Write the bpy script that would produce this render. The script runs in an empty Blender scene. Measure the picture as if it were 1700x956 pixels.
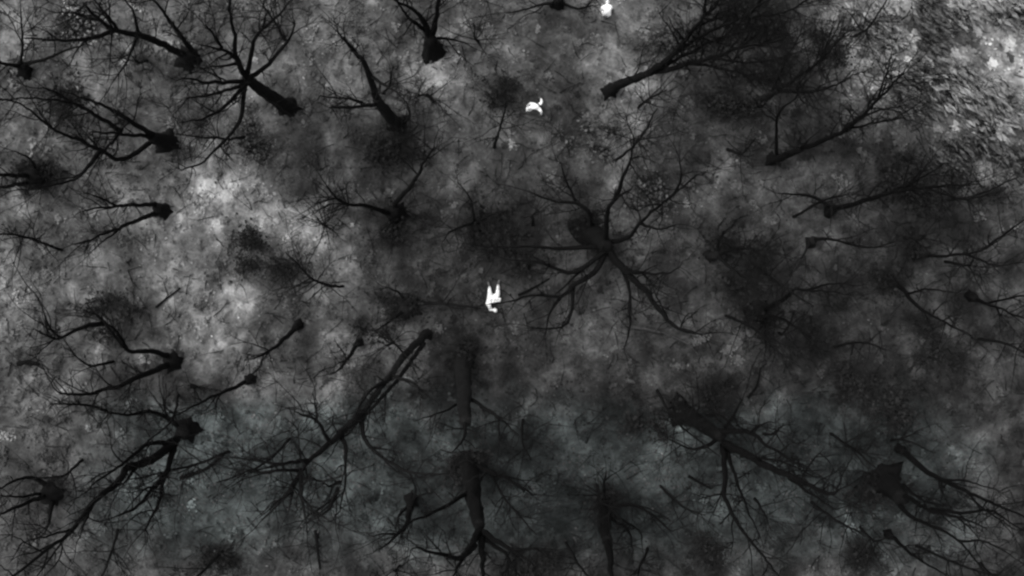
import bpy, bmesh, math, random
import numpy as np
from mathutils import Vector, Matrix, noise

S = bpy.context.scene
C = S.collection
rnd = random.Random(7)

# ------------------------------------------------------------------ camera
H = 52.0                      # metres above the forest floor
FPX = 1912.0                  # focal length in photo pixels (1700 wide)
cam_d = bpy.data.cameras.new('camera')
cam_d.sensor_width = 36.0
cam_d.lens = 36.0 * FPX / 1700.0
cam_d.clip_start = 0.5
cam_d.clip_end = 3000.0
cam = bpy.data.objects.new('camera', cam_d)
C.objects.link(cam)
NADIR = (800.0, 435.0)        # where plumb lines converge in the picture
nad = Vector(((NADIR[0]-850)/FPX, -(NADIR[1]-478)/FPX, -1)).normalized()
CQ = nad.rotation_difference(Vector((0, 0, -1)))
cam.rotation_mode = 'QUATERNION'
cam.rotation_quaternion = CQ
cam.location = (0, 0, H)
S.camera = cam

# ------------------------------------------------------------------ sky, sun, exposure
W = bpy.data.worlds.new('World'); S.world = W; W.use_nodes = True
wt = W.node_tree; wt.nodes.clear()
sky = wt.nodes.new('ShaderNodeTexSky'); sky.sky_type = 'NISHITA'; sky.sun_disc = False
SUN_EL, SUN_AZ = math.radians(62), math.radians(300)
sky.sun_elevation = SUN_EL; sky.sun_rotation = SUN_AZ; sky.dust_density = 4.0
hs = wt.nodes.new('ShaderNodeHueSaturation'); hs.inputs['Saturation'].default_value = 0.06
bg = wt.nodes.new('ShaderNodeBackground'); bg.inputs['Strength'].default_value = 0.12
wo = wt.nodes.new('ShaderNodeOutputWorld')
wt.links.new(sky.outputs[0], hs.inputs['Color']); wt.links.new(hs.outputs[0], bg.inputs['Color'])
wt.links.new(bg.outputs[0], wo.inputs['Surface'])
sl = bpy.data.lights.new('sun', 'SUN'); sl.energy = 1.1; sl.angle = math.radians(30); sl.color = (1, .99, .97)
so = bpy.data.objects.new('sun', sl); C.objects.link(so)
sd = Vector((math.sin(SUN_AZ)*math.cos(SUN_EL), math.cos(SUN_AZ)*math.cos(SUN_EL), math.sin(SUN_EL)))
so.rotation_mode = 'QUATERNION'; so.rotation_quaternion = sd.to_track_quat('Z', 'Y')
so.location = sd*80
vs = S.view_settings
vs.view_transform = 'Standard'; vs.look = 'None'; vs.gamma = 1.0; vs.use_curve_mapping = False
vs.exposure = 0.75
S.cycles.filter_width = 2.4       # soft sensor, as a small thermal imager has
S.cycles.use_denoising = True
S.cycles.max_bounces = 4

# ------------------------------------------------------------------ pixel <-> world
def at(px, py, z=0.0):
    d = CQ @ Vector(((px-850)/FPX, -(py-478)/FPX, -1))
    return Vector((0, 0, H)) + d*((z-H)/d.z)
MPP = (at(851, 478)-at(850, 478)).length          # metres per photo pixel on the floor
def to_px(x, y):                                  # arrays, z = 0
    q = CQ.inverted().to_matrix()
    X = np.asarray(x); Y = np.asarray(y)
    a = q[0][0]*X+q[0][1]*Y-q[0][2]*H; b = q[1][0]*X+q[1][1]*Y-q[1][2]*H; c = q[2][0]*X+q[2][1]*Y-q[2][2]*H
    return 850+FPX*a/(-c), 478-FPX*b/(-c)

def gz(x, y):                                     # height of the forest floor
    return (0.22*noise.noise(Vector((x*.07, y*.07, 3.1))) + 0.10*noise.noise(Vector((x*.35, y*.35, 9.7)))
            + 0.05*noise.noise(Vector((x*1.4, y*1.4, 1.7))))

# tone of the litter on the forest floor, as sRGB greys on a 100 px grid (dry pale grass to wet dark leaves)
TONE = np.array([
 [78, 84, 72, 66, 84,100, 64, 80, 72, 80, 95, 60, 46, 54,128,104,124],
 [70, 78, 66, 68, 82, 66, 82,102, 64, 62, 86, 58, 44, 44, 66,108,114],
 [66, 60, 72, 95, 80, 58, 48, 78, 62, 76, 82, 64, 56, 50, 50, 66, 86],
 [74, 62, 92,126,140, 70, 50, 54, 52, 56, 72, 64, 56, 66, 46, 46, 50],
 [98, 74, 94,102, 80, 80, 70, 46, 48, 56, 62, 48, 44, 50, 44, 48, 52],
 [80, 60, 72, 88, 80, 74, 62, 48, 50, 54, 57, 60, 50, 46, 42, 46, 48],
 [68, 66, 60, 60, 82, 68, 56, 40, 48, 52, 52, 52, 44, 40, 38, 50, 54],
 [64, 58, 60, 74, 66, 64, 50, 42, 42, 48, 52, 48, 48, 52, 60, 56, 52],
 [58, 64, 60, 66, 62, 62, 50, 47, 44, 46, 50, 46, 46, 52, 58, 58, 54],
 [60, 64, 60, 62, 64, 62, 54, 48, 45, 46, 46, 42, 48, 52, 68, 62, 54]], float)
TONE = 0.87*((TONE/255+.055)/1.055)**2.4
L_ = np.ones((10, 17)); L_[5:, :] = 1.10; L_[:, :6] = 1.05; L_[:2, 14:] = 1.35; L_[2, 15:] = 1.4; L_[3, 15:] = 1.15; L_[0:2, 13] = 1.2; L_[3:5, 2:5] = 1.1
TONE = TONE*L_
def tone(px, py):
    u = np.clip((np.asarray(px)-50)/100, 0, 15.999); v = np.clip((np.asarray(py)-50)/100, 0, 8.999)
    i = u.astype(int); j = v.astype(int); fu = u-i; fv = v-j
    fu = fu*fu*(3-2*fu); fv = fv*fv*(3-2*fv)
    t = TONE
    return (t[j, i]*(1-fu)*(1-fv)+t[j, i+1]*fu*(1-fv)+t[j+1, i]*(1-fu)*fv+t[j+1, i+1]*fu*fv)
def damp(x, y):                                   # damp hollows and dry rises, seen in leaves and tufts alike
    q = Vector((x*.42, y*.42, 5)); q += noise.noise_vector(q*1.3)*.5
    v = noise.fractal(q, .8, 2.0, 5)
    w = noise.fractal(Vector((x*1.3, y*1.3, 8)), .8, 2.0, 4)
    return math.exp(1.05*max(-1, min(1, v))+.45*max(-1, min(1, w)))
def teal(px, py):                                 # a faint teal compression tint, painted into the lower ground's colour
    a = np.clip((np.asarray(py)-640)/60, 0, 1)*np.clip((np.asarray(px)-130)/100, 0, 1)*np.clip((1660-np.asarray(px))/100, 0, 1)
    return a*np.clip((960-np.asarray(py))/90, 0.0, 1)

# ------------------------------------------------------------------ materials
def mat(name):
    m = bpy.data.materials.new(name); m.use_nodes = True
    nt = m.node_tree; b = nt.nodes['Principled BSDF']
    b.inputs['Roughness'].default_value = 0.95
    b.inputs['Specular IOR Level'].default_value = 0.1
    return m, nt, b
def noise_node(nt, scale, detail=4, rough=.6, vec=None, dist=0):
    n = nt.nodes.new('ShaderNodeTexNoise'); n.inputs['Scale'].default_value = scale
    n.inputs['Detail'].default_value = detail; n.inputs['Roughness'].default_value = rough
    n.inputs['Distortion'].default_value = dist
    if vec: nt.links.new(vec, n.inputs['Vector'])
    return n
def maprange(nt, src, a, b, c, d):
    n = nt.nodes.new('ShaderNodeMapRange')
    for k, v in zip(('From Min', 'From Max', 'To Min', 'To Max'), (a, b, c, d)): n.inputs[k].default_value = v
    nt.links.new(src, n.inputs['Value']); return n.outputs[0]
def mul(nt, a, b):
    n = nt.nodes.new('ShaderNodeMath'); n.operation = 'MULTIPLY'
    nt.links.new(a, n.inputs[0]); nt.links.new(b, n.inputs[1]); return n.outputs[0]
def scaled_color(nt, col, fac):
    n = nt.nodes.new('ShaderNodeVectorMath'); n.operation = 'SCALE'
    nt.links.new(col, n.inputs[0]); nt.links.new(fac, n.inputs['Scale']); return n.outputs[0]

# forest floor: leaf litter, tone from the attribute, grain from noise
M_ground, nt, b = mat('forest_floor_litter')
tc = nt.nodes.new('ShaderNodeTexCoord').outputs['Object']
at_ = nt.nodes.new('ShaderNodeVertexColor'); at_.layer_name = 'litter'
f1 = maprange(nt, noise_node(nt, .42, 6, .60, tc, 1.4).outputs[0], .36, .66, .72, 1.3)
f2 = maprange(nt, noise_node(nt, 1.25, 5, .62, tc, 1.8).outputs[0], .33, .68, .62, 1.45)
f3 = maprange(nt, noise_node(nt, 7.5, 4, .7, tc).outputs[0], .3, .72, .75, 1.35)
nt.links.new(scaled_color(nt, at_.outputs[0], mul(nt, mul(nt, f1, f2), f3)), b.inputs['Base Color'])
bp = nt.nodes.new('ShaderNodeBump'); bp.inputs['Strength'].default_value = .6; bp.inputs['Distance'].default_value = .12
nt.links.new(noise_node(nt, 5, 6, .7, tc).outputs[0], bp.inputs['Height']); nt.links.new(bp.outputs[0], b.inputs['Normal'])

M_leaf, nt, b = mat('dry_leaves')
a_ = nt.nodes.new('ShaderNodeVertexColor'); a_.layer_name = 'litter'
nt.links.new(a_.outputs[0], b.inputs['Base Color'])

def bark(name, v, tint=(1, 1, 1)):
    m, nt, b = mat(name)
    tc = nt.nodes.new('ShaderNodeTexCoord').outputs['Object']
    f = mul(nt, maprange(nt, noise_node(nt, 3.0, 5, .7, tc).outputs[0], .3, .7, .6, 1.5),
            maprange(nt, noise_node(nt, 14, 3, .6, tc).outputs[0], .3, .7, .75, 1.3))
    rgb = nt.nodes.new('ShaderNodeRGB'); rgb.outputs[0].default_value = (v*tint[0], v*tint[1], v*tint[2], 1)
    nt.links.new(scaled_color(nt, rgb.outputs[0], f), b.inputs['Base Color'])
    bp = nt.nodes.new('ShaderNodeBump'); bp.inputs['Strength'].default_value = .8; bp.inputs['Distance'].default_value = .04
    nt.links.new(noise_node(nt, 9, 5, .7, tc).outputs[0], bp.inputs['Height']); nt.links.new(bp.outputs[0], b.inputs['Normal'])
    return m
M_trunk = bark('cold_trunk_bark', .0052)
M_limb = bark('cold_limb_bark', .0036)
M_trunk_soft = bark('grey_trunk_bark', .0105)
M_limb_soft = bark('grey_limb_bark', .0065)
M_twig = bark('cold_twig_bark', .005)
M_stem = bark('shrub_stem_bark', .015)
M_pale = bark('bleached_wood', .04)
def flatmat(name, v, sc=8, lo=.8, hi=1.15):
    m, nt, b = mat(name)
    tc = nt.nodes.new('ShaderNodeTexCoord').outputs['Object']
    f = maprange(nt, noise_node(nt, sc, 3, .6, tc).outputs[0], .3, .7, lo, hi)
    rgb = nt.nodes.new('ShaderNodeRGB'); rgb.outputs[0].default_value = (v, v, v, 1)
    nt.links.new(scaled_color(nt, rgb.outputs[0], f), b.inputs['Base Color'])
    return m
M_skin = flatmat('white_hot_body', .92, 9, .94, 1.03)
M_hair = flatmat('cooler_hair', .74)
M_boot = flatmat('cool_boot', .10)
M_cloth = flatmat('cool_cloth', .05)
M_stone = flatmat('pale_grass', .115, 5, .5, 1.5)
M_leaf_dark = flatmat('dark_shrub_leaf', .019, 2.5, .5, 1.6)
M_leaf_mid = flatmat('grey_shrub_leaf', .07, 5, .4, 1.8)
M_leaf_pale = flatmat('pale_shrub_leaf', .20, 1.5, .2, 1.8)

# ------------------------------------------------------------------ object helpers
def tag(o, label=None, cat=None, group=None, kind=None):
    for k, v in (('label', label), ('category', cat), ('group', group), ('kind', kind)):
        if v: o[k] = v
    return o
def empty(name, loc, label, cat, group=None):
    o = bpy.data.objects.new(name, None); C.objects.link(o); o.location = loc; o.empty_display_size = .3
    return tag(o, label, cat, group)
class MB:
    """collects tubes and leaf faces, in world coordinates"""
    def __init__(s): s.v = []; s.f = []
    def tube(s, pts, rad, sides=7, cap=True, lump=0.0):
        n = len(pts); base = len(s.v)
        up = None
        for i, p in enumerate(pts):
            t = (pts[min(i+1, n-1)]-pts[max(i-1, 0)])
            if t.length < 1e-6: t = Vector((0, 0, 1))
            t.normalize()
            if up is None: up = t.orthogonal().normalized()
            else:
                up = up-t*up.dot(t)
                up = up.normalized() if up.length > 1e-5 else t.orthogonal().normalized()
            w = t.cross(up)
            for k in range(sides):
                a = 2*math.pi*k/sides
                r = rad[i]
                if lump: r *= 1+lump*noise.noise(p*1.3+Vector((k*1.7, i*.9, 0)))
                s.v.append(p+(up*math.cos(a)+w*math.sin(a))*r)
        for i in range(n-1):
            for k in range(sides):
                a = base+i*sides+k; b_ = base+i*sides+(k+1) % sides
                s.f.append((a, b_, b_+sides, a+sides))
        if cap:
            s.f.append(tuple(range(base+sides-1, base-1, -1)))
            s.f.append(tuple(range(base+(n-1)*sides, base+n*sides)))
    def leaf(s, p, size, d, nrm, wide=.42):
        w = d.cross(nrm)
        if w.length < 1e-4: w = d.orthogonal()
        w = w.normalized()*size*wide; d = d.normalized()*size
        b_ = len(s.v)
        s.v += [p, p+d*.5+w+nrm*size*.08, p+d, p+d*.5-w+nrm*size*.08]
        s.f += [(b_, b_+1, b_+2), (b_, b_+2, b_+3)]
    def build(s, name, m, parent=None, smooth=True):
        off = parent.matrix_world_loc if hasattr(parent, 'matrix_world_loc') else None
        o0 = Vector((0, 0, 0))
        q = parent
        while q is not None: o0 += q.location; q = q.parent
        me = bpy.data.meshes.new(name)
        me.from_pydata([tuple(v-o0) for v in s.v], [], s.f); me.update()
        if smooth: me.polygons.foreach_set('use_smooth', [True]*len(me.polygons))
        me.materials.append(m)
        o = bpy.data.objects.new(name, me); C.objects.link(o)
        if parent: o.parent = parent
        return o

def smooth_path(P, R, step=.28, wob=.05):
    """Catmull-Rom through P with radii R, plus the small kinks a real limb has"""
    out, rad = [], []
    n = len(P)
    off = Vector((rnd.random()*50, rnd.random()*50, 0))
    for i in range(n-1):
        p0 = P[max(i-1, 0)]; p1 = P[i]; p2 = P[i+1]; p3 = P[min(i+2, n-1)]
        k = max(2, int((p2-p1).length/step))
        for j in range(k):
            t = j/k
            q = .5*((2*p1)+(p2-p0)*t+(2*p0-5*p1+4*p2-p3)*t*t+(3*p1-p0-3*p2+p3)*t**3)
            out.append(q); rad.append(R[i]*(1-t)+R[i+1]*t)
    out.append(P[-1]); rad.append(R[-1])
    for i in range(1, len(out)-1):
        q = out[i]
        nz = noise.noise_vector(q*.9+off)*wob+noise.noise_vector(q*2.6+off)*wob*.5
        out[i] = q+nz
    return out, rad
def rvec():
    return Vector((rnd.gauss(0, 1), rnd.gauss(0, 1), rnd.gauss(0, 1))).normalized()
def twig(mb, p, d, L, r, depth=2):
    n = max(3, int(L/.28)); pts = [p]; d = d.normalized()
    for i in range(n):
        d = (d+rvec()*.22+Vector((0, 0, .05))).normalized()
        pts.append(pts[-1]+d*(L/n))
    mb.tube(pts, [r*(1-.75*i/n) for i in range(n+1)], 4, False)
    if depth:
        for k in range(rnd.randint(2, 4)):
            i = rnd.randint(1, n-1)
            dd = (pts[i+1]-pts[i]).normalized()
            side = (rvec()-dd*.2); side = (side-dd*side.dot(dd)).normalized()
            twig(mb, pts[i], dd*.75+side*.8, L*rnd.uniform(.3, .6), r*.55, depth-1)

# ------------------------------------------------------------------ ground (one sheet to the horizon)
def axis(inner, step, outer):
    a = list(np.arange(-inner, inner+1e-6, step)); s = step; x = inner
    ext = []
    while x < outer:
        s *= 1.35; x += s; ext.append(x)
    return np.array([-e for e in reversed(ext)]+a+ext)
gx = axis(27, .13, 900); gy = axis(17, .13, 900)
nx, ny = len(gx), len(gy)
XX, YY = np.meshgrid(gx, gy)
co = np.zeros((nx*ny, 3)); co[:, 0] = XX.ravel(); co[:, 1] = YY.ravel()
co[:, 2] = [gz(x, y) for x, y in zip(co[:, 0], co[:, 1])]
ii = np.arange(nx*ny).reshape(ny, nx)
quads = np.stack([ii[:-1, :-1], ii[:-1, 1:], ii[1:, 1:], ii[1:, :-1]], -1).reshape(-1, 4)
me = bpy.data.meshes.new('forest_floor')
me.vertices.add(len(co)); me.vertices.foreach_set('co', co.ravel())
me.loops.add(quads.size); me.loops.foreach_set('vertex_index', quads.ravel())
me.polygons.add(len(quads)); me.polygons.foreach_set('loop_start', np.arange(0, quads.size, 4))
me.polygons.foreach_set('use_smooth', np.ones(len(quads), bool))
me.update(); me.validate()
# warp the patch edges so they follow ragged, natural outlines
WX = np.array([noise.noise(Vector((x*.30, y*.30, 20)))*1.3+noise.noise(Vector((x*1.1, y*1.1, 4)))*.9 for x, y in co[:, :2]])
WY = np.array([noise.noise(Vector((x*.30, y*.30, 60)))*1.3+noise.noise(Vector((x*1.1, y*1.1, 44)))*.9 for x, y in co[:, :2]])
px, py = to_px(co[:, 0]+WX, co[:, 1]+WY)
tn = tone(px, py)*np.array([damp(x, y) for x, y in co[:, :2]]); te = teal(px, py)
col = np.ones((len(co), 4)); col[:, 0] = tn*(1-.10*te); col[:, 1] = tn*(1+.02*te); col[:, 2] = tn*(1+.02*te)
ca = me.color_attributes.new('litter', 'FLOAT_COLOR', 'POINT'); ca.data.foreach_set('color', col.ravel())
me.materials.append(M_ground)
g = bpy.data.objects.new('forest_floor', me); C.objects.link(g)
tag(g, 'mottled grey forest floor of leaf litter under the bare trees', 'ground', kind='structure')

# ------------------------------------------------------------------ leaf litter and tufts (uncountable)
nr = np.random.default_rng(3)
def litter(name, label, n, smin, smax, zmax, bright):
    X = nr.uniform(-27, 27, n*2); Y = nr.uniform(-16.5, 16.5, n*2)
    dens = np.array([noise.noise(Vector((x*.45, y*.45, 77)))+.6*noise.noise(Vector((x*1.5, y*1.5, 7))) for x, y in zip(X, Y)])
    keep = nr.random(n*2) < np.clip(.5+1.1*dens, .06, 1)
    X = X[keep][:n]; Y = Y[keep][:n]; n = len(X)
    px, py = to_px(X, Y)
    corner = np.clip((px-1330)/150, 0, 1)*np.clip((330-py)/120, 0, 1)
    sz = nr.uniform(smin, smax, n)*(1+.6*corner)
    th = nr.uniform(0, 2*np.pi, n)
    th = np.where(nr.random(n) < corner*.8, -.6+nr.normal(0, .3, n), th)
    tilt = nr.uniform(-.6, .6, n)
    Z = np.array([gz(x, y) for x, y in zip(X, Y)])+.015+nr.random(n)**2*zmax
    d = np.stack([np.cos(th)*np.cos(tilt), np.sin(th)*np.cos(tilt), np.sin(tilt)], -1)*sz[:, None]
    w = np.stack([-np.sin(th), np.cos(th), nr.uniform(-.5, .5, n)], -1)*(sz*nr.uniform(.2, .4, n))[:, None]
    p = np.stack([X, Y, Z], -1)
    hump = np.zeros((n, 3)); hump[:, 2] = sz*.15
    V = np.stack([p-d*.5, p+w+hump, p+d*.5, p-w+hump], 1).reshape(-1, 3)
    i0 = np.arange(n)*4
    F = np.concatenate([np.stack([i0, i0+1, i0+2], -1), np.stack([i0, i0+2, i0+3], -1)])
    me = bpy.data.meshes.new(name)
    me.vertices.add(len(V)); me.vertices.foreach_set('co', V.ravel())
    me.loops.add(F.size); me.loops.foreach_set('vertex_index', F.ravel())
    me.polygons.add(len(F)); me.polygons.foreach_set('loop_start', np.arange(0, F.size, 3))
    me.update(); me.validate()
    wx = np.array([noise.noise(Vector((x*.30, y*.30, 20)))*1.3 for x, y in zip(X, Y)]); wy = np.array([noise.noise(Vector((x*.30, y*.30, 60)))*1.3 for x, y in zip(X, Y)])
    px, py = to_px(X+wx, Y+wy)
    k = np.exp(nr.normal(bright, .34+.30*corner, n)); k = np.clip(k, .25, 3.6)
    t = np.clip(tone(px, py)*k*np.array([damp(x, y) for x, y in zip(X, Y)]), .006, .55)
    c = np.ones((n, 4)); c[:, 0] = t; c[:, 1] = t; c[:, 2] = t
    ca = me.color_attributes.new('litter', 'FLOAT_COLOR', 'POINT'); ca.data.foreach_set('color', np.repeat(c, 4, 0).ravel())
    me.materials.append(M_leaf)
    o = bpy.data.objects.new(name, me); C.objects.link(o)
    tag(o, label, 'ground cover', kind='stuff')
litter('leaf_litter', 'scattered dead leaves lying all over the forest floor', 42000, .05, .17, .10, .0)
def clumps(name, label, n):
    """low tufts of grass and heaped leaves: every tuft its own tone, dry pale or damp dark"""
    X = nr.uniform(-26, 26, n); Y = nr.uniform(-16, 16, n)
    px, py = to_px(X, Y)
    corner = np.clip((px-1330)/150, 0, 1)*np.clip((330-py)/120, 0, 1)
    V = []; F = []; K = []
    wx = np.array([noise.noise(Vector((x*.30, y*.30, 20)))*1.3 for x, y in zip(X, Y)]); wy = np.array([noise.noise(Vector((x*.30, y*.30, 60)))*1.3 for x, y in zip(X, Y)])
    qx, qy = to_px(X+wx, Y+wy); T = tone(qx, qy)*np.array([damp(x, y) for x, y in zip(X, Y)]); E = teal(qx, qy)
    for i in range(n):
        k = math.exp(nr.normal(.12, .36+.4*corner[i])); k = min(max(k, .6-.35*corner[i]), 3.0)
        R = nr.uniform(.10, .34); t = min(max(T[i]*k, .006), .5)
        ax = nr.uniform(0, 6.28) if nr.random() > corner[i] else -.7+nr.normal(0, .25)
        el = nr.uniform(.45, 1.0)
        for j in range(int(10+R*70)):
            r = R*abs(nr.normal(0, .6)); a = nr.uniform(0, 6.28)
            ox, oy = r*math.cos(a), r*math.sin(a)*el
            x = X[i]+ox*math.cos(ax)-oy*math.sin(ax); y = Y[i]+ox*math.sin(ax)+oy*math.cos(ax)
            z = gz(x, y)+.03+.16*max(0, 1-r/R)*nr.random()
            L = nr.uniform(.08, .22)*(1+1.2*corner[i]); th = nr.uniform(0, 6.28) if corner[i] < .5 else ax+nr.normal(0, .4); w = L*nr.uniform(.2, .4)
            dx, dy, dz = math.cos(th)*L*.5, math.sin(th)*L*.5, nr.uniform(-.3, .3)*L
            q = len(V)
            V += [(x-dx, y-dy, z-dz), (x-dy/L*w*2, y+dx/L*w*2, z+.02), (x+dx, y+dy, z+dz), (x+dy/L*w*2, y-dx/L*w*2, z+.02)]
            F += [(q, q+1, q+2), (q, q+2, q+3)]
            tt = t*nr.uniform(.75, 1.3); K += [(tt*(1-.10*E[i]), tt*(1+.02*E[i]), tt*(1+.02*E[i]), 1)]*4
    me = bpy.data.meshes.new(name); me.from_pydata(V, [], F); me.update()
    ca = me.color_attributes.new('litter', 'FLOAT_COLOR', 'POINT'); ca.data.foreach_set('color', np.array(K).ravel())
    me.materials.append(M_leaf)
    o = bpy.data.objects.new(name, me); C.objects.link(o)
    tag(o, label, 'ground cover', kind='stuff')
clumps('grass_tufts', 'low tufts of dry grass and heaped leaves among the trees', 2600)

# fallen twigs, too many to count
mb = None
def fallen(n):
    mb = MB()
    for i in range(n):
        x, y = rnd.uniform(-25, 25), rnd.uniform(-15, 15); a = rnd.uniform(0, 6.28); L = rnd.uniform(.3, 1.3)
        pts = []
        for k in range(4):
            pts.append(Vector((x, y, gz(x, y)+.05+.03*k))); a += rnd.gauss(0, .25); x += math.cos(a)*L/3; y += math.sin(a)*L/3
        mb.tube(pts, [r*rnd.uniform(.7, 1) for r in (.026, .022, .016, .008)], 4, False)
    tag(mb.build('fallen_twigs', M_twig, None, False), 'dark fallen twigs strewn over the leaf litter', 'twigs', kind='stuff')
fallen(1500)

# ------------------------------------------------------------------ trees
# base pixel, width of the trunk foot in px, limbs: (width in px, [points]); the first limb is the trunk
def grow(base, wid, limbs, label, kind='bare_tree', cat='tree', twigs=1.0, cap=20.0, group='bare trees of the wood', soft=False):
    b0 = at(*base); b0.z = gz(b0.x, b0.y)
    root = empty(kind, (b0.x, b0.y, b0.z), label, cat, group)
    nb = Vector((base[0]-NADIR[0], base[1]-NADIR[1])); rb = max(nb.length, 1)
    known = {}
    def zfor(p, prev, zp):
        L = (Vector(p)-Vector(prev)).length*MPP*(H-zp)/H
        r = Vector((p[0]-NADIR[0], p[1]-NADIR[1])).length
        zr = H*(1-rb/max(r, 1)) if r > rb else -1
        lo, hi = zp+.30*L, zp+2.6*L
        return min(cap, max(lo, min(hi, zr)))
    def nearest(p):
        best = None
        for q, z in known.items():
            d = (q[0]-p[0])**2+(q[1]-p[1])**2
            if best is None or d < best[0]: best = (d, z)
        return best[1]
    tot = []
    for n, (w, pts) in enumerate(limbs):
        if n == 0:
            P = [tuple(base)]+list(pts); z = 0.0
        else:
            P = list(pts); z = max(.4, nearest(P[0])-.15)
        zs = [z]
        for a, c in zip(P, P[1:]): zs.append(zfor(c, a, zs[-1]))
        for p, zz in zip(P, zs): known[tuple(p)] = zz
        # intermediate keys so limbs that leave between two traced points start on the wood
        for a, c, za, zc in zip(P, P[1:], zs, zs[1:]):
            for t in (.25, .5, .75): known[(a[0]+(c[0]-a[0])*t, a[1]+(c[1]-a[1])*t)] = za+(zc-za)*t
        m = len(P)
        Wp = [at(p[0], p[1], zz) for p, zz in zip(P, zs)]
        Rp = []
        for i, zz in enumerate(zs):
            f = i/(m-1)
            tip = .62 if n == 0 else .25
            Rp.append(max(.012, w*.5*MPP*(H-zz)/H*(1-(1-tip)*f)))
        mb = MB()
        if n == 0:
            Wp[0].z = b0.z-.15
            path, rad = smooth_path(Wp, Rp, .3, .06)
            foot = min(wid, 1.2*w)*.5*MPP
            for i, p in enumerate(path):                       # root flare
                h = p.z-b0.z
                rad[i] = max(rad[i], foot*(.30*math.exp(-max(h, 0)/.30)+.85*math.exp(-max(h, 0)/2.0))) if h < 3 else rad[i]
            mb.tube(path, rad, 20, True, .3)
            ph = rnd.random()*6.28; nrid = rnd.choice((3, 4, 5))
            for k, v in enumerate(mb.v):
                h = v.z-b0.z
                if h < 1.2:
                    a = math.atan2(v.y-b0.y, v.x-b0.x)
                    q = 1+.6*max(0, math.cos(nrid*a+ph+.8*math.sin(a)))**3*math.exp(-max(h, 0)/.28)
                    mb.v[k] = Vector((b0.x+(v.x-b0.x)*q, b0.y+(v.y-b0.y)*q, v.z))
        else:
            path, rad = smooth_path(Wp, Rp, .26, .06)
            mb.tube(path, rad, 7, True, .15)
        Ltot = sum((a-c).length for a, c in zip(path, path[1:]))
        cnt = int(Ltot*(.9 if n else .3)*twigs)+(3 if n else 0)
        for k in range(cnt):
            i = int(len(path)*rnd.uniform(.25 if n else .55, .98)); i = min(i, len(path)-2)
            t = (path[i+1]-path[i]).normalized()
            side = rvec(); side = (side-t*side.dot(t)).normalized()
            twig(mb, path[i], t*.7+side*.75+Vector((0, 0, .15)), rnd.uniform(.7, 2.4), min(rad[i]*.6, rnd.uniform(.018, .045)), 2)
        if n:
            twig(mb, path[-1], (path[-1]-path[-2]), rnd.uniform(1.2, 2.6), max(rad[-1]*.9, .02), 2)
            mb.build('limb', M_limb_soft if soft else M_limb, root)
        else:
            mb.build('trunk', M_trunk_soft if soft else M_trunk, root)
    return root

G = grow
G((478,178),30,[(25,[(446,158),(410,131)]),
  (11,[(410,131),(393,96),(391,64),(384,28),(379,-10)]),(8,[(393,98),(370,82),(336,76)]),
  (9,[(412,120),(420,75),(436,46),(441,24)]),(6,[(436,46),(462,25),(480,2)]),
  (9,[(416,127),(452,100),(477,68),(489,36)]),(9,[(407,135),(356,137),(302,130)]),
  (7,[(402,140),(356,156),(309,164)]),(8,[(402,146),(377,174),(341,196),(313,201)]),
  (8,[(408,140),(397,199),(370,235),(334,270),(300,282)]),(6,[(391,106),(345,112)]),(6,[(369,82),(341,39)])],
  'tall bare tree upper left with limbs fanning out all round its fork')
G((313,98),38,[(30,[(306,90)]),
  (13,[(304,90),(245,62),(192,50),(164,32),(138,4)]),(9,[(192,50),(132,66),(43,64)]),
  (10,[(318,84),(284,36),(250,-8)]),(7,[(231,55),(224,28),(208,-4)]),(6,[(228,58),(210,100),(185,139)]),
  (7,[(196,50),(174,21),(150,-6)]),(5,[(170,36),(130,24),(90,20)])],
  'thick footed bare tree near the top edge with long limbs to the top left corner')
G((278,236),34,[(27,[(252,227)]),
  (10,[(254,224),(213,199),(171,174),(128,160)]),(8,[(250,226),(199,222),(150,219)]),
  (8,[(200,218),(160,192),(121,172),(68,164),(0,165)]),
  (9,[(248,238),(203,265),(167,249),(128,231),(85,212),(43,178),(-8,160)]),
  (9,[(167,249),(149,274),(121,299),(53,315)]),(6,[(203,214),(178,246),(165,262)]),(5,[(121,172),(88,150),(60,146)])],
  'bare tree at the left with a blunt dark foot and crossing grey limbs')
G((64,292),44,[(34,[(50,294)]),(9,[(44,292),(0,290),(-30,288)]),(8,[(44,303),(0,311),(-30,314)]),(6,[(60,282),(48,262),(20,250)])],
  'thick bare trunk at the left edge with two level limbs leaving the frame', twigs=.6)
G((40,120),26,[(18,[(34,108)]),(8,[(32,109),(0,104),(-26,98)]),(7,[(36,108),(71,100),(114,82),(140,74)]),(6,[(35,108),(37,64),(34,10)])],
  'small bare tree near the top left corner with three spreading limbs')
G((662,208),28,[(22,[(640,185),(625,163)]),(13,[(625,163),(610,115),(590,86),(567,62)]),(8,[(628,172),(590,178),(548,178)]),
  (7,[(612,122),(640,142),(652,150)]),(6,[(672,205),(680,190),(676,172)]),(6,[(600,170),(570,163),(530,160)]),(5,[(598,96),(578,76),(570,40)])],
  'slanting bare tree with a soft wide trunk, left of the small crouching person', soft=True)
G((718,84),34,[(30,[(714,62)]),(13,[(712,58),(700,28),(660,2)]),(12,[(718,56),(726,20),(730,-14)]),(9,[(708,50),(684,34),(655,0)]),(6,[(724,64),(752,66),(780,76)])],
  'short dark forked tree at the top edge left of the middle')
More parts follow.
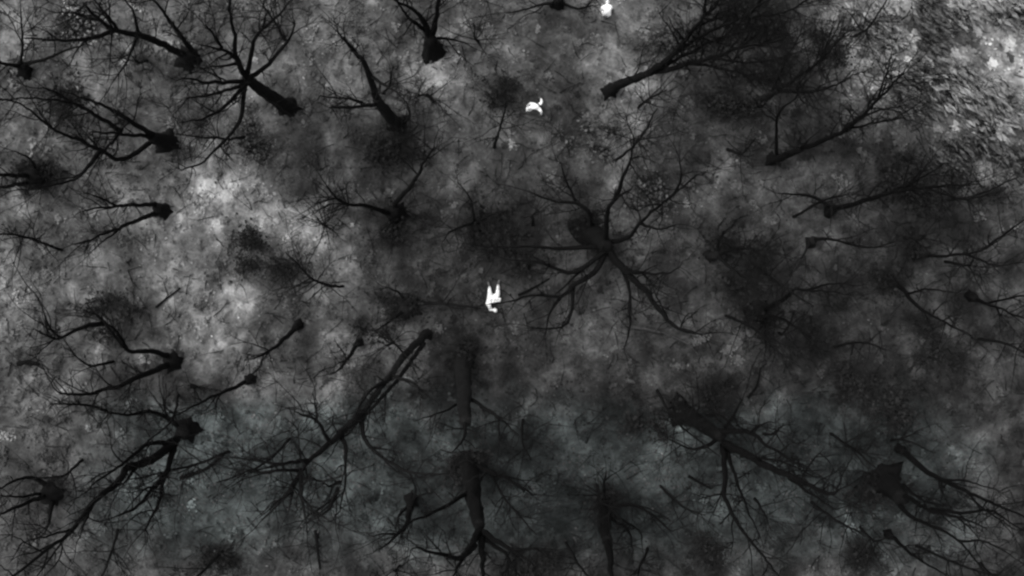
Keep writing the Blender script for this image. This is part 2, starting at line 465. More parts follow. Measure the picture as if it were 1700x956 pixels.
G((1010,152),24,[(18,[(1032,140),(1076,121)]),(13,[(1076,121),(1119,88),(1153,46),(1192,2)]),(11,[(1080,120),(1143,107),(1224,82),(1300,66)]),
  (8,[(1112,95),(1160,62),(1230,30),(1290,-6)]),(7,[(1100,112),(1180,70),(1260,44)]),(7,[(1140,62),(1168,26),(1172,-12)]),
  (6,[(1180,94),(1240,104),(1310,96)]),(6,[(1150,105),(1220,120),(1290,140)]),(6,[(1240,30),(1300,20),(1350,-8)])],
  'dark bare tree leaning to the upper right with a thick fan of fine limbs', twigs=2.2)
G((1280,264),22,[(15,[(1299,261),(1331,247)]),(10,[(1331,247),(1395,220),(1456,167),(1500,120)]),(6,[(1332,244),(1342,232)]),
  (7,[(1290,262),(1292,192),(1320,164)]),(6,[(1395,220),(1440,206),(1500,196)]),(5,[(1456,167),(1470,130),(1480,90)])],
  'bare tree with one long dark limb rising towards the bright corner brush', twigs=1.6)
G((1376,352),22,[(14,[(1384,348)]),(11,[(1384,347),(1409,341),(1473,321),(1537,311),(1610,306)]),(8,[(1378,344),(1345,326),(1292,321)]),
  (6,[(1473,321),(1520,300),(1570,270)]),(5,[(1537,311),(1600,330),(1660,318)])],
  'bare tree at the right with two limbs spread like a shallow V', twigs=1.4)
G((1346,404),24,[(14,[(1352,398)]),(8,[(1352,396),(1380,398),(1418,403)]),(6,[(1346,402),(1330,430)]),(5,[(1400,402),(1450,410),(1490,400)])],
  'stubby bare tree at the right below the V shaped one', twigs=1.2, soft=True)
G((1520,426),18,[(11,[(1540,425)]),(7,[(1540,425),(1562,424),(1626,417),(1664,394)]),(5,[(1600,420),(1650,440),(1700,436)]),(5,[(1626,417),(1680,380),(1720,350)])],
  'slim bare tree near the right edge with one faint level limb', soft=True)
G((1477,462),24,[(15,[(1488,472)]),(9,[(1490,473),(1502,484),(1520,505),(1548,524),(1600,550)]),(5,[(1505,488),(1540,480),(1590,486)])],
  'bare tree right of middle with a single limb falling to the lower right')
G((1256,516),42,[(28,[(1264,514)]),(9,[(1266,512),(1299,498),(1317,482),(1342,482),(1395,486)]),(8,[(1266,524),(1299,530),(1330,548)]),
  (9,[(1264,528),(1270,550),(1271,580)]),(5,[(1342,482),(1380,470),(1430,474)])],
  'black footed bare tree right of middle with one hooked limb', twigs=1.2)
G((1610,490),22,[(13,[(1620,496)]),(8,[(1620,496),(1633,502),(1658,511),(1710,534)]),(5,[(1640,504),(1680,494),(1720,490)]),(5,[(1655,510),(1660,530)])],
  'small bare tree at the right edge with a limb running off the frame')
G((972,380),56,[(36,[(990,392),(1008,412)]),
  (10,[(1006,402),(1009,349),(1027,325),(1048,314)]),(8,[(1022,330),(1036,290),(1048,262),(1051,225)]),
  (9,[(1012,402),(1044,395),(1062,370),(1112,328),(1160,290)]),(9,[(984,380),(977,352),(955,337),(923,335),(876,317)]),
  (9,[(1000,411),(948,411),(916,413),(870,410),(820,411)]),(9,[(1006,416),(955,452),(923,445),(898,438),(852,432)]),
  (11,[(1008,416),(985,452),(952,474),(930,493),(881,490),(846,500)]),(8,[(1000,418),(970,445),(923,488)]),
  (7,[(952,476),(948,523),(934,545),(881,543)]),(10,[(1012,418),(1030,440),(1055,452),(1083,454),(1115,452)]),
  (15,[(1012,420),(1040,452),(1076,488),(1115,538),(1155,554)]),(7,[(1034,448),(1044,480),(1046,538),(1039,570)]),
  (6,[(930,494),(912,520),(905,560)]),(6,[(1062,370),(1090,380),(1130,372)]),(6,[(1112,328),(1130,300),(1128,262)]),
  (5,[(955,337),(940,300),(930,270)])],
  'great spreading bare tree in the middle with limbs reaching all ways', cap=24)
G((676,510),36,[(32,[(668,514)]),(8,[(690,504),(721,504),(763,507),(798,512)]),(7,[(668,520),(648,532),(624,548)]),(6,[(672,500),(660,484),(640,476)])],
  'bare tree with a dark smudged foot left of the lying person', twigs=1.2, soft=True)
G((660,358),34,[(26,[(650,350)]),(9,[(655,342),(685,304),(705,270),(721,243)]),(9,[(646,352),(607,342),(571,338),(545,312)]),
  (7,[(654,360),(652,376)]),(6,[(571,338),(560,330),(530,336)]),(6,[(668,352),(674,346)])],
  'small bare tree left of middle with two limbs raised like horns', twigs=1.2)
G((288,600),34,[(24,[(280,597)]),(10,[(278,590),(245,582),(210,580),(178,541),(165,528)]),(9,[(170,538),(130,544),(96,562),(60,548)]),
  (7,[(210,578),(196,552),(176,536)]),(11,[(278,606),(231,626),(188,644),(130,655),(96,650)]),(6,[(188,600),(150,606),(112,580)]),(5,[(100,560),(80,540),(70,510)])],
  'bare tree at the left edge of the pale ground with two long limbs pointing left')
G((498,538),24,[(13,[(488,546)]),(9,[(488,547),(455,577),(420,596)]),(4,[(450,580),(436,600)])],
  'slim leaning pole tree left of middle, the upper of two', kind='young_tree', twigs=.5)
G((417,628),26,[(13,[(408,634)]),(8,[(408,635),(377,648),(331,669),(300,686)]),(4,[(360,655),(348,672)])],
  'slim leaning pole tree at the left with a hooked black foot', kind='young_tree', twigs=.4)
G((596,567),16,[(11,[(590,574)]),(8,[(590,575),(573,602),(553,620)]),(3,[(574,600),(560,604)])],
  'short thin leaning sapling between the left poles and the middle', kind='young_tree', twigs=.4)
G((311,712),36,[(30,[(302,718)]),
  (9,[(298,708),(256,684),(210,689),(165,679)]),(7,[(284,700),(274,684),(270,660)]),
  (10,[(296,726),(276,735),(245,739),(213,762),(178,787),(152,806)]),
  (16,[(292,730),(250,764),(213,776),(192,804),(156,833),(121,879),(71,918),(14,962)]),(8,[(154,836),(149,850),(135,884)]),
  (12,[(292,732),(284,760),(274,787),(256,808),(228,840),(196,856)]),(9,[(275,785),(270,800),(267,826),(252,858),(240,882)]),
  (6,[(228,768),(212,796),(180,812)]),(6,[(121,879),(90,886),(40,900)]),(5,[(256,808),(240,812),(216,838)])],
  'bare tree lower left with a long dark limb running into the bottom corner')
G((88,824),40,[(26,[(78,816)]),(10,[(76,806),(62,795),(36,794),(-6,812)]),(9,[(72,824),(32,840),(-6,856)]),(6,[(66,820),(30,824),(-10,822)]),(8,[(88,834),(82,862),(74,884)])],
  'bare stout tree in the bottom left corner with limbs leaving the frame', twigs=.7)
G((712,552),15,[(13,[(680,580),(635,640),(600,686)]),(8,[(704,570),(662,628),(622,672),(590,708),(560,735)]),(15,[(600,686),(555,730),(516,762),(498,787)]),
  (10,[(499,784),(498,822),(509,868)]),(10,[(498,788),(480,815),(459,836),(434,864)]),(6,[(492,800),(484,830),(478,852)]),
  (9,[(562,722),(573,745),(573,785),(563,850)]),(8,[(560,812),(544,848),(514,866)]),
  (8,[(512,765),(462,769),(388,760)]),(7,[(500,780),(455,783),(398,782)]),(8,[(548,736),(523,698),(491,684)]),(6,[(524,700),(523,664)]),
  (10,[(606,680),(600,712),(621,748),(671,780),(738,788)]),(7,[(640,634),(612,650),(588,690)]),(6,[(565,800),(548,806),(534,800)]),
  (7,[(650,622),(690,640),(700,660)])],
  'large bare tree slanting to the lower left with long drooping limbs', soft=True)
G((768,598),36,[(30,[(770,640),(772,700)]),(7,[(780,660),(822,690),(827,704),(829,742)]),(6,[(756,672),(742,680),(700,695)]),(6,[(800,676),(834,698),(861,725)]),
  (7,[(772,700),(768,730),(752,750)])],
  'dark upright trunk standing just below the lying person', twigs=.8, soft=True)
G((778,768),46,[(31,[(786,820),(796,872)]),(9,[(776,818),(763,826),(728,847),(685,866),(650,892)]),(9,[(788,772),(845,797),(886,822)]),
  (13,[(796,880),(770,922),(735,920),(690,909)]),(12,[(798,880),(822,896),(852,915),(880,932)]),(16,[(798,884),(800,920),(802,970)]),
  (9,[(804,895),(840,920),(860,960)]),(8,[(790,905),(760,940),(750,970)]),(6,[(852,915),(880,910),(910,925)])],
  'heavy bare tree at the bottom middle with a thick trunk forking downwards')
G((682,828),26,[(17,[(680,848)]),(11,[(680,848),(676,870),(660,888),(636,908)]),(6,[(676,842),(662,856),(658,872)]),(6,[(684,834),(690,812),(680,786)]),(5,[(660,888),(640,886),(616,890)])],
  'small bare tree beside the heavy bottom tree, on its left', twigs=.8)
G((1005,832),40,[(26,[(1004,868),(1008,900)]),(17,[(1008,898),(1013,930),(1016,975)]),(8,[(1012,846),(1045,838),(1076,851),(1116,882)]),(6,[(1004,824),(1003,800),(1006,782)]),
  (6,[(1014,862),(1042,880),(1050,910)]),(5,[(1020,856),(1060,880),(1066,905)])],
  'bare tree at the bottom with a straight dark trunk and one limb to the right', twigs=.8)
G((1128,682),40,[(30,[(1162,702),(1196,724)]),(11,[(1198,716),(1239,717),(1271,737),(1345,780)]),(7,[(1204,708),(1221,684),(1234,658)]),
  (15,[(1204,736),(1278,776),(1320,794),(1374,819),(1390,810)]),(11,[(1200,740),(1204,780),(1204,825),(1232,879),(1260,915),(1292,955)]),
  (8,[(1208,742),(1217,783),(1235,833),(1256,878)]),(8,[(1188,730),(1153,746),(1112,730)]),(7,[(1310,794),(1345,819),(1388,846)]),
  (6,[(1160,700),(1150,676),(1150,656)]),(6,[(1244,720),(1260,706),(1280,700)]),(6,[(1230,758),(1290,764),(1350,790)])],
  'bare tree lower right of middle with a dark foot and long limbs to the right')
G((1470,796),56,[(40,[(1484,812),(1496,828)]),(9,[(1500,822),(1545,847),(1591,858),(1630,874)]),(9,[(1494,838),(1509,856),(1545,872),(1591,897),(1634,948)]),
  (7,[(1545,845),(1591,851),(1640,847),(1669,861),(1712,890)]),(6,[(1462,792),(1428,782)]),(6,[(1500,805),(1530,830),(1570,838)]),(5,[(1591,897),(1640,900),(1690,930)])],
  'big footed bare tree in the lower right with limbs streaming right', twigs=.9)
G((1494,746),26,[(13,[(1502,752)]),(11,[(1502,752),(1545,787),(1598,812),(1651,836),(1716,862)]),(5,[(1560,795),(1610,800),(1660,815)]),(5,[(1600,812),(1640,850),(1690,880)])],
  'slim bare tree in the lower right with one long straight limb')
G((1473,886),17,[(11,[(1482,892)]),(8,[(1482,892),(1516,922),(1572,954)]),(4,[(1514,920),(1540,918)])],
  'thin pole tree at the bottom right with a round black foot', kind='young_tree', twigs=.4)
G((270,350),34,[(20,[(260,346)]),(8,[(258,338),(196,342),(140,350)]),(9,[(260,354),(199,378),(126,405)]),(5,[(200,378),(180,394),(150,420)]),(5,[(196,342),(170,330),(150,322)])],
  'bare tree at the left with two straight limbs pointing left', twigs=.7)
G((1260,170),26,[(14,[(1290,150)]),(8,[(1290,150),(1350,110),(1400,60)]),(7,[(1290,152),(1360,150),(1430,120)]),(6,[(1280,156),(1300,110),(1330,50)]),(6,[(1320,130),(1360,100),(1380,50)])],
  'thin twiggy tree in the dark thicket below the bright corner', twigs=2.5, soft=True)
G((1180,424),30,[(18,[(1192,422)]),(8,[(1194,420),(1230,412),(1290,420)]),(7,[(1192,426),(1220,450),(1250,470)]),(6,[(1190,414),(1200,390),(1230,360)])],
  'dim twiggy tree between the middle tree and the right limbs', twigs=2.0, soft=True)
G((926,8),26,[(16,[(928,-4)]),(6,[(920,4),(890,10),(850,20)]),(6,[(934,4),(960,14),(985,8)])],
  'dark stubby tree at the top edge left of the stooping person', twigs=.8)
G((790,376),40,[(20,[(788,372)]),(6,[(786,370),(750,384),(735,400)]),(6,[(792,368),(820,354),(850,350)]),(5,[(788,366),(780,330),(760,300)])],
  'dim bare tree straight above the lying person', twigs=1.1, soft=True)

# thin understorey saplings between the trees: nothing tells one from the next
def sapling(p, h):
    b0 = at(*p); b0.z = gz(b0.x, b0.y)
    r = empty('sapling', tuple(b0), 'thin twiggy bare sapling, one of many standing between the big trees', 'sapling', 'thin saplings between the trees')
    st = MB(); tw = MB()
    lean = Vector((rnd.gauss(0, .12), rnd.gauss(0, .12), 1))
    P = [b0-Vector((0, 0, .1)), b0+lean*h*.5+rvec()*.25, b0+lean*h+rvec()*.4]
    path, rad = smooth_path(P, [.075, .05, .02], .3, .05)
    st.tube(path, rad, 8, True, .15)
    for k in range(int(h*2.6)):
        i = rnd.randint(len(path)//3, len(path)-2)
        d = rvec(); d.z = abs(d.z)*.6+.3
        twig(st, path[i], d, rnd.uniform(1.0, 2.8), rad[i]*.55, 2)
    st.build('stem', M_limb_soft, r)
r_s = random.Random(21)
SAP = []
while len(SAP) < 52:
    p = (r_s.uniform(20, 1690), r_s.uniform(10, 945))
    if r_s.random() > (.25 if p[0] < 620 and p[1] < 640 else 1): continue
    if p[0] > 1420 and p[1] < 230: continue
    if math.hypot(p[0]-820, p[1]-490) < 90 or math.hypot(p[0]-888, p[1]-178) < 70 or math.hypot(p[0]-1005, p[1]-20) < 70: continue
    if any(math.hypot(p[0]-q[0], p[1]-q[1]) < 75 for q in SAP): continue
    SAP.append(p); sapling(p, r_s.uniform(3.5, 9))

# ------------------------------------------------------------------ shrubs
def shrub(p, rpx, h, m, label, density=1.0, kind='shrub', leaf=(.10, .26), squash=.8, streak=False, group='shrubs of the undergrowth'):
    b0 = at(*p); b0.z = gz(b0.x, b0.y)
    root = empty(kind, (b0.x, b0.y, b0.z), label, 'shrub', group)
    R = rpx*MPP
    st = MB(); lf = MB()
    lobes = [(b0.x+R*rnd.gauss(0, .5), b0.y+R*rnd.gauss(0, .42), R*rnd.uniform(.3, .75), rnd.uniform(.55, 1.1)) for k in range(rnd.randint(4, 7))]
    tips = []
    for k in range(int(18+R*10)):
        lx, ly, lr, lh = rnd.choice(lobes)
        a = rnd.uniform(0, 2*math.pi); rr = lr*rnd.random()**.7*(1.5 if rnd.random() < .18 else 1)
        top = Vector((lx+rr*math.cos(a), ly+rr*math.sin(a)*squash, 0))
        top.z = gz(top.x, top.y)+max(.15, h*lh*(1-.6*min(1, (rr/lr)**2))*rnd.uniform(.6, 1.05))
        s0 = Vector((lx+rnd.gauss(0, lr*.25), ly+rnd.gauss(0, lr*.25), b0.z-.05))
        mid = s0.lerp(top, .5)+Vector((0, 0, h*.18))+rvec()*.12
        path, rad = smooth_path([s0, mid, top], [.034, .026, .012], .25, .08)
        st.tube(path, rad, 5, False)
        for j in range(5):
            i = rnd.randint(len(path)//3, len(path)-2)
            twig(st, path[i], (path[i+1]-path[i]).normalized()*.6+rvec()*.8, rnd.uniform(.4, 1.3), .013, 1)
        tips += path[len(path)//3:]
    n = int(900*R*R*density*.38)+100
    for k in range(n):
        t = rnd.choice(tips)
        q = t+rvec()*abs(rnd.gauss(0, .38))
        if q.z < b0.z+.05: q.z = b0.z+.05+rnd.random()*.2
        d = rvec(); d.z *= .4
        if streak: d = Vector((.77+rnd.gauss(0, .25), -.64+rnd.gauss(0, .25), rnd.gauss(0, .2)))*rnd.choice((-1, 1))
        lf.leaf(q, rnd.uniform(*leaf), d.normalized(), (Vector((0, 0, 1))+rvec()*.6).normalized(), .14 if streak else .36)
    st.build('stems', M_stem, root, False)
    lf.build('foliage', m, root, False)
    return root
D, Mi, P = M_leaf_dark, M_leaf_mid, M_leaf_pale
for p, r, h, m, lab, de in [
 ((1235,72),88,1.6,D,'wide dark thicket under the fan of fine limbs at the top',.55),
 ((1325,115),80,1.5,D,'dark thicket left of the bright corner brush',.55),
 ((1200,195),62,1.2,D,'low dark shrub below the leaning tree at the upper right',.5),
 ((1480,285),85,1.5,D,'broad dark shrub under the long limb near the right edge',.55),
 ((1590,300),60,1.2,D,'dark shrub just below the bright brush at the right edge',.5),
 ((1435,625),80,1.4,D,'broad black shrub in the right half above the big footed tree',.6),
 ((1370,578),48,1.0,D,'small dark shrub touching the left of the broad black one',.5),
 ((1560,580),52,1.1,D,'dark shrub near the right edge, right of the broad black one',.4),
 ((634,246),58,1.2,D,'dark ring shaped shrub below the slanting tree left of middle',.5),
 ((795,385),52,1.0,D,'dark low shrub straight above the lying person',.4),
 ((1090,690),40,1.0,D,'dark shrub beside the foot of the lower right tree',.5),
 ((862,428),42,.9,D,'low dark shrub at the tip of the middle tree\'s left limbs',.4),
 ((650,524),44,.9,D,'dark shrub round the smudged tree foot left of the lying person',.4),
 ((416,420),32,1.0,D,'round dark shrub alone on the pale ground at the left',.8),
 ((476,449),16,.6,D,'tiny dark shrub right of the round one on the pale ground',.8),
 ((1470,440),50,1.0,D,'dim shrub above the single falling limb at the right',.4),
 ((1220,420),52,1.0,D,'dim shrub right of the middle tree',.4),
 ((1190,640),40,.8,D,'faint dark shrub above the lower right tree',.4),
 ((190,510),40,.9,D,'dark shrub at the left above the tree with two limbs',.4),
 ((870,940),60,1.0,D,'dark brush along the bottom edge below the heavy tree',.55),
 ((370,925),44,.9,D,'dark brush at the bottom edge left of the hanging limbs',.5),
 ((1180,915),38,.9,D,'dark brush at the bottom right of the straight trunk',.45),
 ((1425,915),36,.9,D,'dark brush at the bottom beside the thin pole tree',.5),
 ((90,165),40,.8,D,'dim shrub near the left edge under the crossing limbs',.3),
 ((66,294),36,.8,D,'dark brambles round the thick trunk at the left edge',.45),
 ((968,378),40,.9,D,'dark brambles round the foot of the great spreading tree',.5),
 ((1254,518),34,.8,D,'dark brambles round the black footed tree right of middle',.5),
 ((1470,802),44,.9,D,'dark brambles round the big footed tree in the lower right',.45),
 ((1006,838),28,.7,D,'dark brambles round the straight dark trunk at the bottom',.45),
 ((774,772),38,.8,D,'dark brambles round the heavy tree at the bottom middle',.45),
 ((656,360),34,.7,D,'dark brambles round the horned small tree left of middle',.4),
 ((766,602),34,.7,D,'dark brambles at the upright trunk below the lying person',.4),
 ((822,150),36,.8,D,'small dark shrub left of the crouching person',.5),
 ((1465,55),46,1.0,P,'pale leafy brush at the left end of the bright corner',.8),
 ((1540,40),38,1.0,Mi,'grey leafy brush between the pale ones at the top right',.9),
 ((1580,125),55,1.1,P,'wide pale brush in the middle of the bright corner',.6),
 ((1655,45),56,1.2,P,'pale brush filling the very top right corner',.7),
 ((1500,160),42,.9,Mi,'grey brush at the lower left rim of the bright corner',.7),
 ((1640,180),50,1.0,P,'pale brush on the right edge below the corner',.6),
 ((1600,250),42,.9,Mi,'grey brush at the bottom of the bright corner patch',.8),
 ((1685,260),36,.9,Mi,'grey brush on the right edge beneath the pale ones',.8),
 ((1085,65),34,.6,Mi,'grey low shrub right of the stooping person',.7),
 ((1070,330),36,.6,Mi,'grey low shrub caught in the middle tree\'s upper limbs',.6),
 ((990,225),40,.6,Mi,'grey rounded shrub right of the crouching person',.5),
 ((120,45),46,.5,P,'pale brush among the limbs in the top left corner',.25),
 ((420,245),42,.5,Mi,'grey grass brush beneath the tall upper left tree',.5),
]:
    corner = m is not D and p[0] > 1400
    shrub(p, r, h, m, lab, de*(.6 if corner else 1), leaf=(.2, .75) if corner else (.07, .22), streak=corner)

# ------------------------------------------------------------------ tufts, fallen wood
def tuft(p, l, w, ang, label):
    c = at(*p); c.z = gz(c.x, c.y)
    r = MB(); ca, sa = math.cos(math.radians(-ang)), math.sin(math.radians(-ang))
    for k in range(int(90+l*w*.30)):
        u, v = rnd.gauss(0, .21)*l*MPP, rnd.gauss(0, .21)*w*MPP
        q = Vector((c.x+u*ca-v*sa, c.y+u*sa+v*ca, 0)); q.z = gz(q.x, q.y)+.02+rnd.random()*.12
        d = rvec(); d.z = abs(d.z)*.5
        r.leaf(q, rnd.uniform(.06, .17), d.normalized(), (Vector((0, 0, 1))+rvec()*.5).normalized(), .3)
    o = r.build('grass_tuft', M_stone, None, False)
    o.data.transform(Matrix.Translation(-c)); o.location = c
    tag(o, label, 'grass tuft', 'pale grass tufts among the leaves')
for a in [
 ((74,454),26,13,-25,'pale grass tuft left of the crossing of light ground, at the left edge'),
 ((140,344),15,9,0,'small pale grass tuft at the tip of the two straight limbs'),
 ((82,55),24,12,-30,'bright grass tuft in the top left corner brush'),
 ((136,48),34,20,10,'biggest bright grass tuft in the top left corner'),
 ((52,186),20,10,-20,'pale grass tuft beside the dark limb at the left edge'),
 ((52,515),12,14,0,'small pale grass tuft above the far left limb tip'),
 ((1208,580),24,14,-20,'pale grass tuft right of middle, upper of three in a row'),
 ((1224,597),18,13,-20,'pale grass tuft right of middle, lowest of three in a row'),
 ((1165,562),34,10,-25,'long pale grass tuft at the left end of the row of three'),
 ((1430,90),20,12,20,'bright grass tuft at the left foot of the pale corner brush'),
 ((1492,156),14,14,0,'round bright grass tuft below the pale corner brush'),
 ((810,52),22,18,0,'bright grass tuft on the ground near the top middle'),
 ((990,68),24,18,30,'bright grass tuft below the stooping person'),
 ((910,128),10,9,0,'tiny pale grass tuft above the crouching person'),
 ((404,228),20,12,0,'pale grass tuft under the tall upper left tree'),
 ((1625,360),16,12,-30,'pale grass tuft near the right edge of the dark shrubs'),
]: tuft(*a)
def stick(pts, w, label, m):
    b0 = at(*pts[0]); g0 = gz(b0.x, b0.y)
    mb = MB()
    P = []
    for i, p in enumerate(pts):
        q = at(*p); q.z = gz(q.x, q.y)+w*.5*MPP+.03; P.append(q)
    path, rad = smooth_path(P, [w*.5*MPP*(1-.5*i/(len(P)-1)) for i in range(len(P))], .2, .04)
    mb.tube(path, rad, 8, True, .2)
    for k in range(3):
        i = rnd.randint(1, len(path)-2)
        twig(mb, path[i], (path[i+1]-path[i]).normalized()+Vector((rnd.uniform(-1, 1), rnd.uniform(-1, 1), .25)), .7, rad[i]*.45, 1)
    r = empty('fallen_branch', (b0.x, b0.y, g0), label, 'branch', 'fallen branches on the forest floor')
    mb.build('stick', m, r)
for a in [
 ([(1142,789),(1150,794),(1180,811)],6,'short black stick lying left of the lower right tree\'s limbs',M_limb),
 ([(300,793),(338,780),(372,755)],7,'dark broken branch lying right of the lower left tree',M_limb),
 ([(524,880),(527,910),(531,945)],6,'thin dark branch lying at the bottom left of middle',M_limb),
 ([(260,510),(285,490),(300,478)],4,'thin twig lying on the pale ground at the left',M_limb),
 ([(1030,540),(1100,552),(1150,575)],6,'grey bleached branch lying left of the row of pale tufts',M_pale),
 ([(860,490),(885,478),(912,462)],5,'dark branch lying right of the lying person',M_limb),
 ([(30,604),(48,600),(66,606)],9,'short dark log at the left edge',M_limb),
 ([(318,640),(330,642)],9,'dark stub of wood left of the hooked pole tree',M_limb),
 ([(1240,660),(1256,640),(1262,610)],5,'dark branch lying below the black footed tree',M_limb),
]: stick(*a)

# ------------------------------------------------------------------ people
def skin_mesh(chains, root_first=True):
    """chains: list of [(pos, radius), ...]; equal positions are merged so chains join"""
    vs_, rs_, es_ = [], [], []
    idx = {}
    def vid(p, r):
        k = tuple(round(c, 4) for c in p)
        if k not in idx:
            idx[k] = len(vs_); vs_.append(tuple(p)); rs_.append(r)
        return idx[k]
    for ch in chains:
        ids = [vid(p, r) for p, r in ch]
        es_ += [e for e in zip(ids, ids[1:]) if e[0] != e[1]]
    me = bpy.data.meshes.new('skin_tmp'); me.from_pydata(vs_, es_, []); me.update()
    o = bpy.data.objects.new('skin_tmp', me); C.objects.link(o)
    mod = o.modifiers.new('skin', 'SKIN'); mod.use_smooth_shade = True
    # every island needs one root
    par = list(range(len(vs_)))
    def find(a):
        while par[a] != a: a = par[a]
        return a
    for a, b_ in es_: par[find(b_)] = find(a)
    seen = set()
    for i, d in enumerate(me.skin_vertices[0].data):
        r = rs_[i]; d.radius = (r, r) if not isinstance(r, tuple) else r
        f = find(i); d.use_root = f not in seen; seen.add(f)
    sb = o.modifiers.new('sub', 'SUBSURF'); sb.levels = 2; sb.render_levels = 2
    dg = bpy.context.evaluated_depsgraph_get()
    out = bpy.data.meshes.new_from_object(o.evaluated_get(dg))
    bpy.data.objects.remove(o); bpy.data.meshes.remove(me)
    return out
def person(base, J, face, up, label, bulk=1.3, boots=True, hair=True):
    """J: joints in world metres; face: way the face looks; up: crown direction"""
    root = empty('person', base, label, 'person', 'people seen from above')
    V = Vector
    def mid(a, b_, t=.5): return a.lerp(b_, t)
    ch = []
    pel, spi, che, nec = J['pelvis'], J['spine'], J['chest'], J['neck']
    hd = J['head']
    ch.append([(pel, .125), (spi, .128), (che, .142), (nec, .055), (mid(nec, hd, .6), .052)])
    for s in 'lr':
        sh, el, wr = J['sh_'+s], J['el_'+s], J['wr_'+s]
        ch.append([(che, .142), (sh, .068*bulk), (mid(sh, el), .052*bulk), (el, .042*bulk), (mid(el, wr), .042*bulk), (wr, .030*bulk)])
        hp, kn, an, to = J['hip_'+s], J['kn_'+s], J['an_'+s], J['to_'+s]
        ch.append([(pel, .125), (hp, .09*bulk), (mid(hp, kn), .076*bulk), (kn, .058*bulk), (mid(kn, an, .35), .056*bulk), (an, .042), (to, .036)])
        # hand: palm, four curled fingers, thumb from the side of the palm
        d = (wr-el).normalized(); side = d.cross(V((0, 0, 1)))
        side = side.normalized() if side.length > .1 else V((1, 0, 0))
        if s == 'l': side = -side
        nrm = side.cross(d).normalized()
        palm = wr+d*.075
        ch.append([(wr, .030*bulk), (mid(wr, palm), (.030)), (palm, .030)])
        for k, ln in enumerate((.068, .078, .072, .056)):
            b_ = palm+side*(.030-.020*k)
            ch.append([(b_-d*.02, .010), (b_+d*ln*.45, .0095), (b_+d*ln*.8-nrm*.015, .009), (b_+d*ln-nrm*.034, .0075)])
        tb = wr+d*.03+side*.026
        ch.append([(tb, .011), (tb+d*.03+side*.022, .0105), (tb+d*.062+side*.024-nrm*.008, .009)])
    body = skin_mesh(ch)
    # head with face
    bm = bmesh.new(); bm.from_mesh(body)
    f = face.normalized(); u = (up-f*up.dot(f)).normalized(); r = f.cross(u)
    R = Matrix((r, f, u)).transposed().to_4x4()
    def ball(c, sx, sy, sz, seg=16):
        ret = bmesh.ops.create_uvsphere(bm, u_segments=seg, v_segments=max(8, seg*3//4), radius=1)
        for v in ret['verts']:
            q = V((v.co.x*sx, v.co.y*sy, v.co.z*sz))
            if sx > .06 and q.z < 0: q.x *= 1+q.z*2.2; q.y = q.y*(1+q.z*1.2)+.012*(-q.z/.1)
            v.co = hd+R @ (q+V(c))
    ball((0, 0, 0), .078, .098, .118, 20)
    ball((0, .098, -.018), .013, .020, .024, 8)                     # nose
    for s in (-1, 1):
        ball((s*.079, -.005, -.01), .012, .022, .032, 8)            # ears
        ball((s*.031, .086, .012), .013, .009, .009, 8)             # eyes
    ball((0, .088, -.062), .024, .010, .008, 8)                     # mouth
    me = bpy.data.meshes.new('body'); bm.to_mesh(me); bm.free()
    me.transform(Matrix.Translation(-V(base)))
    me.polygons.foreach_set('use_smooth', [True]*len(me.polygons))
    me.materials.clear(); me.materials.append(M_skin)
    o = bpy.data.objects.new('body', me); C.objects.link(o); o.parent = root
    if hair:
        bm = bmesh.new(); bmesh.ops.create_uvsphere(bm, u_segments=20, v_segments=14, radius=1)
        bmesh.ops.delete(bm, geom=[v for v in bm.verts if v.co.z < -.25 or (v.co.y > .55 and v.co.z < .55)], context='VERTS')
        for v in bm.verts:
            n_ = 1+.05*noise.noise(v.co*6)
            v.co = hd+R @ V((v.co.x*.086*n_, v.co.y*.107*n_, v.co.z*.128*n_))-V(base)
        me = bpy.data.meshes.new('hair'); bm.to_mesh(me); bm.free(); me.materials.append(M_hair)
        me.polygons.foreach_set('use_smooth', [True]*len(me.polygons))
        h_ = bpy.data.objects.new('hair', me); C.objects.link(h_); h_.parent = root
    if boots:
        for s in 'lr':
            an, to = J['an_'+s], J['to_'+s]; d = (to-an).normalized(); kn = J['kn_'+s]
            me = skin_mesh([[(an+(kn-an).normalized()*.10, .052), (an, .054), (mid(an, to), .052), (to+d*.03, .044)]])
            me.transform(Matrix.Translation(-V(base))); me.materials.clear(); me.materials.append(M_boot)
            b_ = bpy.data.objects.new('boot', me); C.objects.link(b_); b_.parent = root
    return root

def pj(d):
    return {k: at(v[0], v[1], v[2]) for k, v in d.items()}
# 1: lying, body curled like a C, legs stretched side by side towards the top of the picture
c = at(818, 495); z0 = gz(c.x, c.y)
J = pj(dict(pelvis=(818.5,492.5,.18), spine=(811.5,498.5,.19), chest=(810.3,509,.20), neck=(816.5,514.5,.20), head=(821.6,514.6,.20),
  sh_l=(808.5,505,.18), el_l=(812.5,496,.34), wr_l=(826,496,.30), sh_r=(813.5,513.5,.20), el_r=(811.5,502,.40), wr_r=(826,499.5,.30),
  hip_l=(813.3,491,.17), kn_l=(812.9,483,.40), an_l=(812.6,475.5,.10), to_l=(810.5,468,.18),
  hip_r=(826,491.5,.17), kn_r=(826.8,482,.40), an_r=(827,472,.10), to_r=(829,465,.18)))
for v in J.values(): v.z += z0
person((c.x, c.y, z0), J, Vector((.75, .2, .6)), Vector((.65, -.7, -.1)), 'white hot person lying curled on the ground in the middle, legs straight', 1.5)
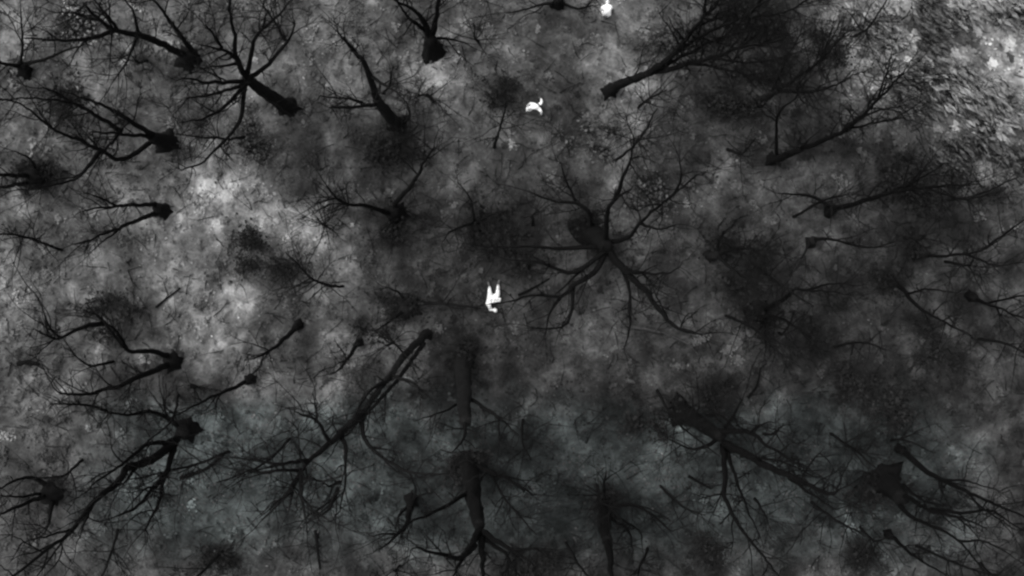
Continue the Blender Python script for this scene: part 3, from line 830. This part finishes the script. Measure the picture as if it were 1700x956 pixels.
# 2: crouched low, head down to the left, legs apart to the right
c = at(889, 179); z0 = gz(c.x, c.y)
J = pj(dict(pelvis=(892,178.5,.48), spine=(888,177.5,.58), chest=(883.5,176,.62), neck=(880,178,.60), head=(876.5,180.5,.54),
  sh_l=(885,173,.56), el_l=(880,172,.32), wr_l=(877,175,.12), sh_r=(883,180,.56), el_r=(880,184,.34), wr_r=(875.5,184,.12),
  hip_l=(894,175.5,.45), kn_l=(899,170.5,.50), an_l=(898,164.5,.10), to_l=(894,162.5,.06),
  hip_r=(894,181,.45), kn_r=(898,185.5,.48), an_r=(899,190.5,.10), to_r=(895,192,.06)))
for v in J.values(): v.z += z0
person((c.x, c.y, z0), J, Vector((-.8, -.5, -.5)), Vector((-.5, -.3, .9)), 'white hot person crouching on all fours above the middle, legs spread', 1.1)
pr2 = bpy.data.objects['person.001']
me = skin_mesh([[(J['pelvis'].lerp(J['spine'], .1), .15), (J['pelvis'].lerp(J['hip_l'], .8), .135), (J['hip_l'].lerp(J['kn_l'], .45), .118)]])
me.transform(Matrix.Translation(-Vector((c.x, c.y, z0)))); me.materials.clear(); me.materials.append(M_cloth)
o = bpy.data.objects.new('shorts', me); C.objects.link(o); o.parent = pr2
# 3: stooping low, back turned up to the sky, head towards the top of the picture
c = at(1004.5, 21.5); z0 = gz(c.x, c.y); B = Vector((c.x, c.y, z0))
J = {k: B+Vector(v) for k, v in dict(pelvis=(.0,-.17,.62), spine=(0,-.06,.72), chest=(0,.08,.80), neck=(.01,.21,.82), head=(.02,.30,.78),
  sh_l=(-.19,.07,.76), el_l=(-.24,.02,.50), wr_l=(-.17,.16,.30), sh_r=(.19,.09,.76), el_r=(.23,.08,.50), wr_r=(.17,.22,.32),
  hip_l=(-.11,-.17,.58), kn_l=(-.15,.06,.46), an_l=(-.12,-.16,.09), to_l=(-.14,.02,.04),
  hip_r=(.11,-.17,.58), kn_r=(.14,.08,.46), an_r=(.11,-.22,.10), to_r=(.13,-.06,.04)).items()}
person((c.x, c.y, z0), J, Vector((.0, 1, -.55)), Vector((0, .5, 1)), 'white hot person stooping low at the top edge, seen from overhead')
